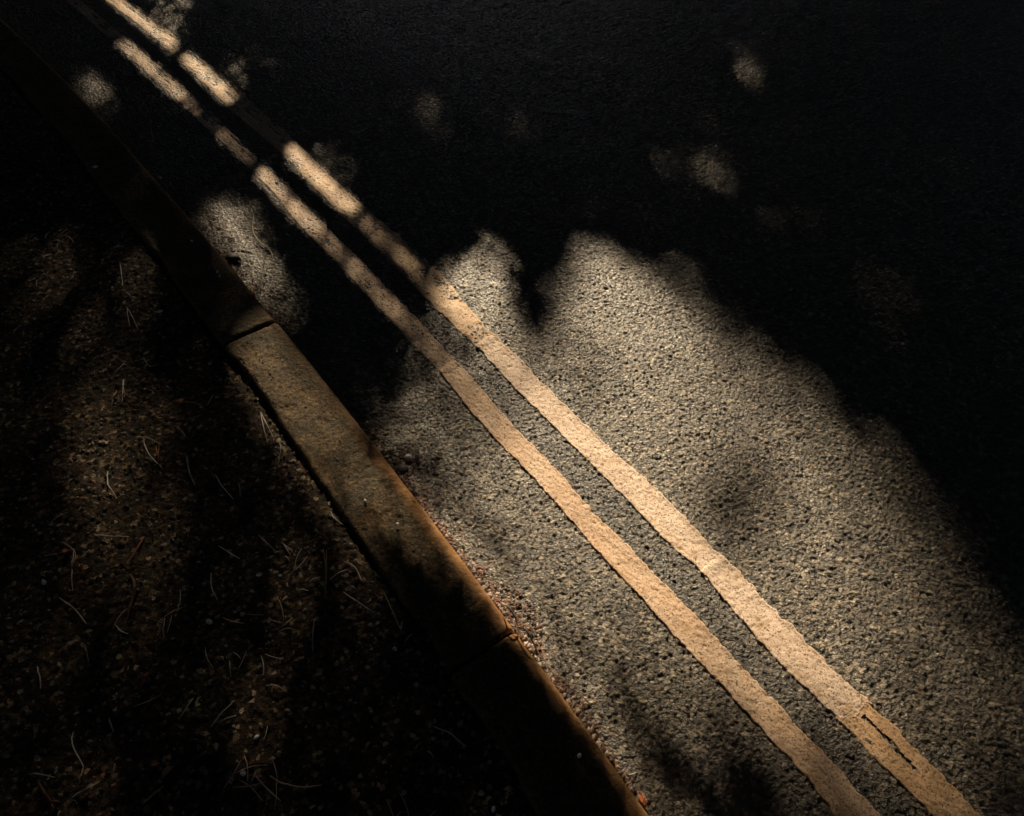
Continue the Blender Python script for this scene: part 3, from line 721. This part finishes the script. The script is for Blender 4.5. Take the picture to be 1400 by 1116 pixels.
def leaves_mesh(name, P, ln, wd, nrm, seed, m=M_CROWN):
    """leaf blades folded along the midrib at points P, facing roughly nrm"""
    r = np.random.default_rng(seed); n = len(P)
    a = np.cross(nrm, r.normal(size=(n, 3))); a /= np.linalg.norm(a, axis=1)[:, None] + 1e-9
    b = np.cross(nrm, a); b /= np.linalg.norm(b, axis=1)[:, None] + 1e-9
    ln = ln[:, None]; wd = wd[:, None]
    V = np.stack([P - a * ln * .5, P + b * wd * .5 + nrm * wd * .12, P + a * ln * .5, P - b * wd * .5 + nrm * wd * .12], 1)
    i = 4 * np.arange(n)[:, None]
    F = np.stack([i + [0, 1, 2], i + [0, 2, 3]], 1).reshape(-1, 3)
    return mesh(name, V.reshape(-1, 3), F, m, smooth=False)
def unit(v): return v / (np.linalg.norm(v, axis=1)[:, None] + 1e-9)

# unseen foliage, shaped so its gaps throw the flecks on this road
TAU, LAYERS = 6.7, 5
def boughs(cell, lo, hi, seed, zone, up0, up1):
    """leaves hung along the sun's rays over the spots whose openness lies in [lo, hi)"""
    xs = np.arange(-3.2, 3.2, cell); ys = np.arange(-.7, 4.0, cell / math.sin(SUN_EL))
    GX, GY = [q.ravel() for q in np.meshgrid(xs, ys, indexing='ij')]
    Pl = []
    M0 = openness(GX, GY); sel = (M0 >= lo) & (M0 < hi) & zone(GX, GY); GX, GY, M0 = GX[sel], GY[sel], M0[sel]
    for k in range(LAYERS):
        gx_ = GX + RNG.uniform(-.5, .5, GX.size) * cell; gy_ = GY + RNG.uniform(-.5, .5, GX.size) * cell / math.sin(SUN_EL)
        keep = RNG.uniform(0, 1, GX.size) < np.clip(-np.log(np.clip(M0, 1e-4, 1)) / TAU, 0, 1)
        keep &= M0 < .97
        gx_, gy_ = gx_[keep], gy_[keep]
        yt = gy_ + up0 + up1 * np.clip(vnoise(gx_ * 1.7, gy_ * 1.7, 600 + k) * .7 + .3 * RNG.uniform(0, 1, gx_.size), 0, 1)
        t = (yt - gy_) / SUN[1]
        Pl.append(np.column_stack([gx_ + SUN[0] * t, gy_ + SUN[1] * t, SUN[2] * t]))
    P = np.vstack(Pl); kf = cell / .0225
    nr = unit(SUN[None] + .75 * RNG.normal(size=P.shape))
    return P, leaves_mesh('crown', P, kf * RNG.uniform(.048, .069, len(P)), kf * RNG.uniform(.028, .039, len(P)), nr, seed)
def beside_lines(x, y):                                    # strip of road with the painted lines, far half
    a, u = road_su(x, y); return (a > .95) & (u > .10) & (u < .56)
def along_nose(x, y):                                      # strip along the kerb's nose, near half
    a, u = road_su(x, y); return (a < .80) & (u > -.16) & (u < .10)
def lines_core(x, y):
    a, u = road_su(x, y); return (a > 1.05) & (u > .17) & (u < .49)
def nose_core(x, y):
    a, u = road_su(x, y); return (a < .70) & (u > -.10) & (u < .04)
elsewhere = lambda x, y: ~(lines_core(x, y) | nose_core(x, y))
rest = lambda x, y: ~(beside_lines(x, y) | along_nose(x, y))
low = lambda x, y: beside_lines(x, y) | along_nose(x, y)
P_near, near_me = boughs(.0225, 0, .04, 21, elsewhere, 6.9, 2.4)       # high boughs
P_fine, fine_me = boughs(.0150, .04, 1.1, 23, rest, 7.4, 2.4)
P_low, low_me = boughs(.0085, 0, 1.1, 25, low, 2.7, 1.5)               # low spray added for sharper fleck edges

def crown_points(n, c, rad, seed, clumps=60):
    r = np.random.default_rng(seed)
    q = unit(r.normal(size=(clumps, 3))) * (r.uniform(.25, 1, (clumps, 1)) ** .45) * np.asarray(rad)
    k = r.integers(0, clumps, n)
    return q[k] + r.normal(size=(n, 3)) * np.asarray(rad) * .17 + np.asarray(c)
def limbs(base, top, r0, targets, seed):
    r = np.random.default_rng(seed)
    t = np.linspace(0, 1, 9)[:, None]
    tr = np.asarray(base) * (1 - t) + np.asarray(top) * t; tr[1:-1, :2] += r.normal(size=(7, 2)) * .06
    tv = [tube(tr, r0 * (1 - .75 * t[:, 0]) + r0 * .5 * np.exp(-t[:, 0] * 12), 10)]
    bv = []
    for q in targets:
        h = r.uniform(.35, .85); p0 = np.asarray(base) * (1 - h) + np.asarray(top) * h
        mid = (p0 + q) / 2 + [0, 0, .35]
        tt = np.linspace(0, 1, 7)[:, None]
        L = (1 - tt) ** 2 * p0 + 2 * tt * (1 - tt) * mid + tt ** 2 * np.asarray(q)
        tf = np.linspace(0, 1, 60)[:, None]
        Lf = (1 - tf) ** 2 * p0 + 2 * tf * (1 - tf) * mid + tf ** 2 * np.asarray(q)
        x, y = sun_foot(Lf)
        if (openness(x, y) > .01).any(): continue
        bv.append(tube(L, r0 * .32 * (1 - .85 * tt[:, 0]), 6))
    return merge(tv), merge(bv)
def tree(loc, crown_me, trunk_me, limb_me, label, group=None, rz=0, sc=1):
    o = bpy.data.objects.new('tree', None); COL.objects.link(o)
    o.location = loc; o.rotation_euler = (0, 0, rz); o.scale = (sc, sc, sc); tag(o, label, 'tree', group)
    for nm, me in (('trunk', trunk_me), ('limbs', limb_me), ('crown', crown_me)):
        link(nm, me, o)
    return o
# the leaning tree whose low boughs hang between the sun and the road
base = np.array([-4.9, 9.2, 0.0])
up = crown_points(14000, (-1.2, 8.3, 6.6), (4.6, 3.6, 2.4), 31)
x, y = sun_foot(up)
up = up[~((x > -3.2) & (x < 3.2) & (y > -.75) & (y < 4.3))]      # low part is the finer foliage above
nr = unit(RNG.normal(size=up.shape) + [0, 0, .8])
up_me = leaves_mesh('upper', up, RNG.uniform(.22, .36, len(up)), RNG.uniform(.14, .22, len(up)), nr, 22)
tv, lv = limbs(base, (-3.4, 8.8, 8.2), .24, [p for p in P_near[RNG.integers(0, len(P_near), 40)]] + [p for p in up[RNG.integers(0, len(up), 26)]], 41)
hero = bpy.data.objects.new('tree', None); COL.objects.link(hero); hero.location = base
tag(hero, 'unseen leaning tree, its low boughs shaped to dapple the sunlight on the road', 'tree')
for nm, me in (('trunk', mesh('trunk', tv[0] - base, tv[1], M_BARK)), ('limbs', mesh('limbs', lv[0] - base, lv[1], M_BARK))): link(nm, me, hero)
for me in (near_me, fine_me, low_me, up_me):
    me.transform(__import__('mathutils').Matrix.Translation(Vector(-base)))
    link('crown', me, hero)
# unseen trees added to close off the sky overhead and around
def std_tree(n, h0, h1, rad, seed):
    c = (0, 0, (h0 + h1) / 2); hz = (h1 - h0) / 2
    r = np.random.default_rng(seed)
    p = crown_points(n, c, (rad * .8, rad * .8, hz * .8), seed, 70)
    p = p[(np.hypot(p[:, 0], p[:, 1]) < rad * 1.1) & (p[:, 2] > h0) & (p[:, 2] < h1)]; n = len(p)
    q = unit(r.normal(size=p.shape) + [0, 0, .7])
    cm = leaves_mesh('crown', p, r.uniform(.3, .5, n), r.uniform(.2, .32, n), q, seed + 1)
    tv, lv = [], []
    t = np.linspace(0, 1, 9)[:, None]
    tr = np.array([[0, 0, -.1]]) * (1 - t) + np.array([[.2, .1, h1 * .85]]) * t; tr[1:-1, :2] += r.normal(size=(7, 2)) * .07
    tm = mesh('trunk', *tube(tr, .22 * (1 - .75 * t[:, 0]) + .1 * np.exp(-t[:, 0] * 12), 10), M_BARK)
    bv = []
    for q in p[r.integers(0, n, 22)]:
        h = r.uniform(.35, .85); p0 = tr[int(h * 8)]; mid = (p0 + q) / 2 + [0, 0, .4]; tt = np.linspace(0, 1, 7)[:, None]
        bv.append(tube((1 - tt) ** 2 * p0 + 2 * tt * (1 - tt) * mid + tt ** 2 * q, .07 * (1 - .85 * tt[:, 0]), 6))
    return cm, tm, mesh('limbs', *merge(bv), M_BARK)
TALL = std_tree(18000, 4.3, 11.0, 5.0, 51)
BUSHY = std_tree(12000, .3, 7.0, 4.4, 61)
for k, (x, y) in enumerate([(5.2, 1.0), (-5.2, .6), (1.4, -4.6), (-4.2, -5.4), (6.6, -4.2), (9.6, 9.2), (-10.5, 5.0), (7.6, 15.2), (-10.0, 13.0), (11.5, 21.0), (-12.0, 20.0), (6.4, 4.8), (-6.6, 4.6), (3.9, -1.8), (-3.9, -1.9)]):
    tree((x, y, -.07), *TALL, 'unseen tall leafy tree added beside the road to block the sky', 'unseen tall trees blocking the sky', rz=k * 1.3, sc=1 + .06 * (k % 3))
for k, (x, y) in enumerate([(10.5, 1), (11.5, -6), (6, -12), (-1, -13), (-8, -11), (-12, -5), (-12, 2), (-12, 9), (11.5, 14), (7.5, 19.5), (-8.5, 17), (-4.6, 21.5), (-.2, 22.5), (4, 21.5), (14, 20), (-14, 17), (12, 6), (2, 27), (-2.4, 26.5), (-12, 24), (10, 25), (9.5, -11), (-12.5, -10), (2.5, -14)]):
    tree((x, y, -.07), *BUSHY, 'unseen bushy dark tree added around the road to block the low sky', 'unseen bushy trees blocking the low sky', rz=k * 2.1, sc=1.05 + .05 * (k % 3) if y < 15 else 1.1)
for k in range(16):  # unseen shrubs added to cover the bright gap at the horizon
    x = -15 + 2.05 * k; y = 16.2 + 1.2 * math.sin(k * 2.3)
    o = tree((x, y, -.07), *BUSHY, 'unseen low shrub added beyond the road to cover the bright horizon', 'unseen low shrubs covering the horizon', rz=k * 1.9, sc=.34 + .04 * (k % 3))
    o.name = 'shrub'; o['category'] = 'shrub'
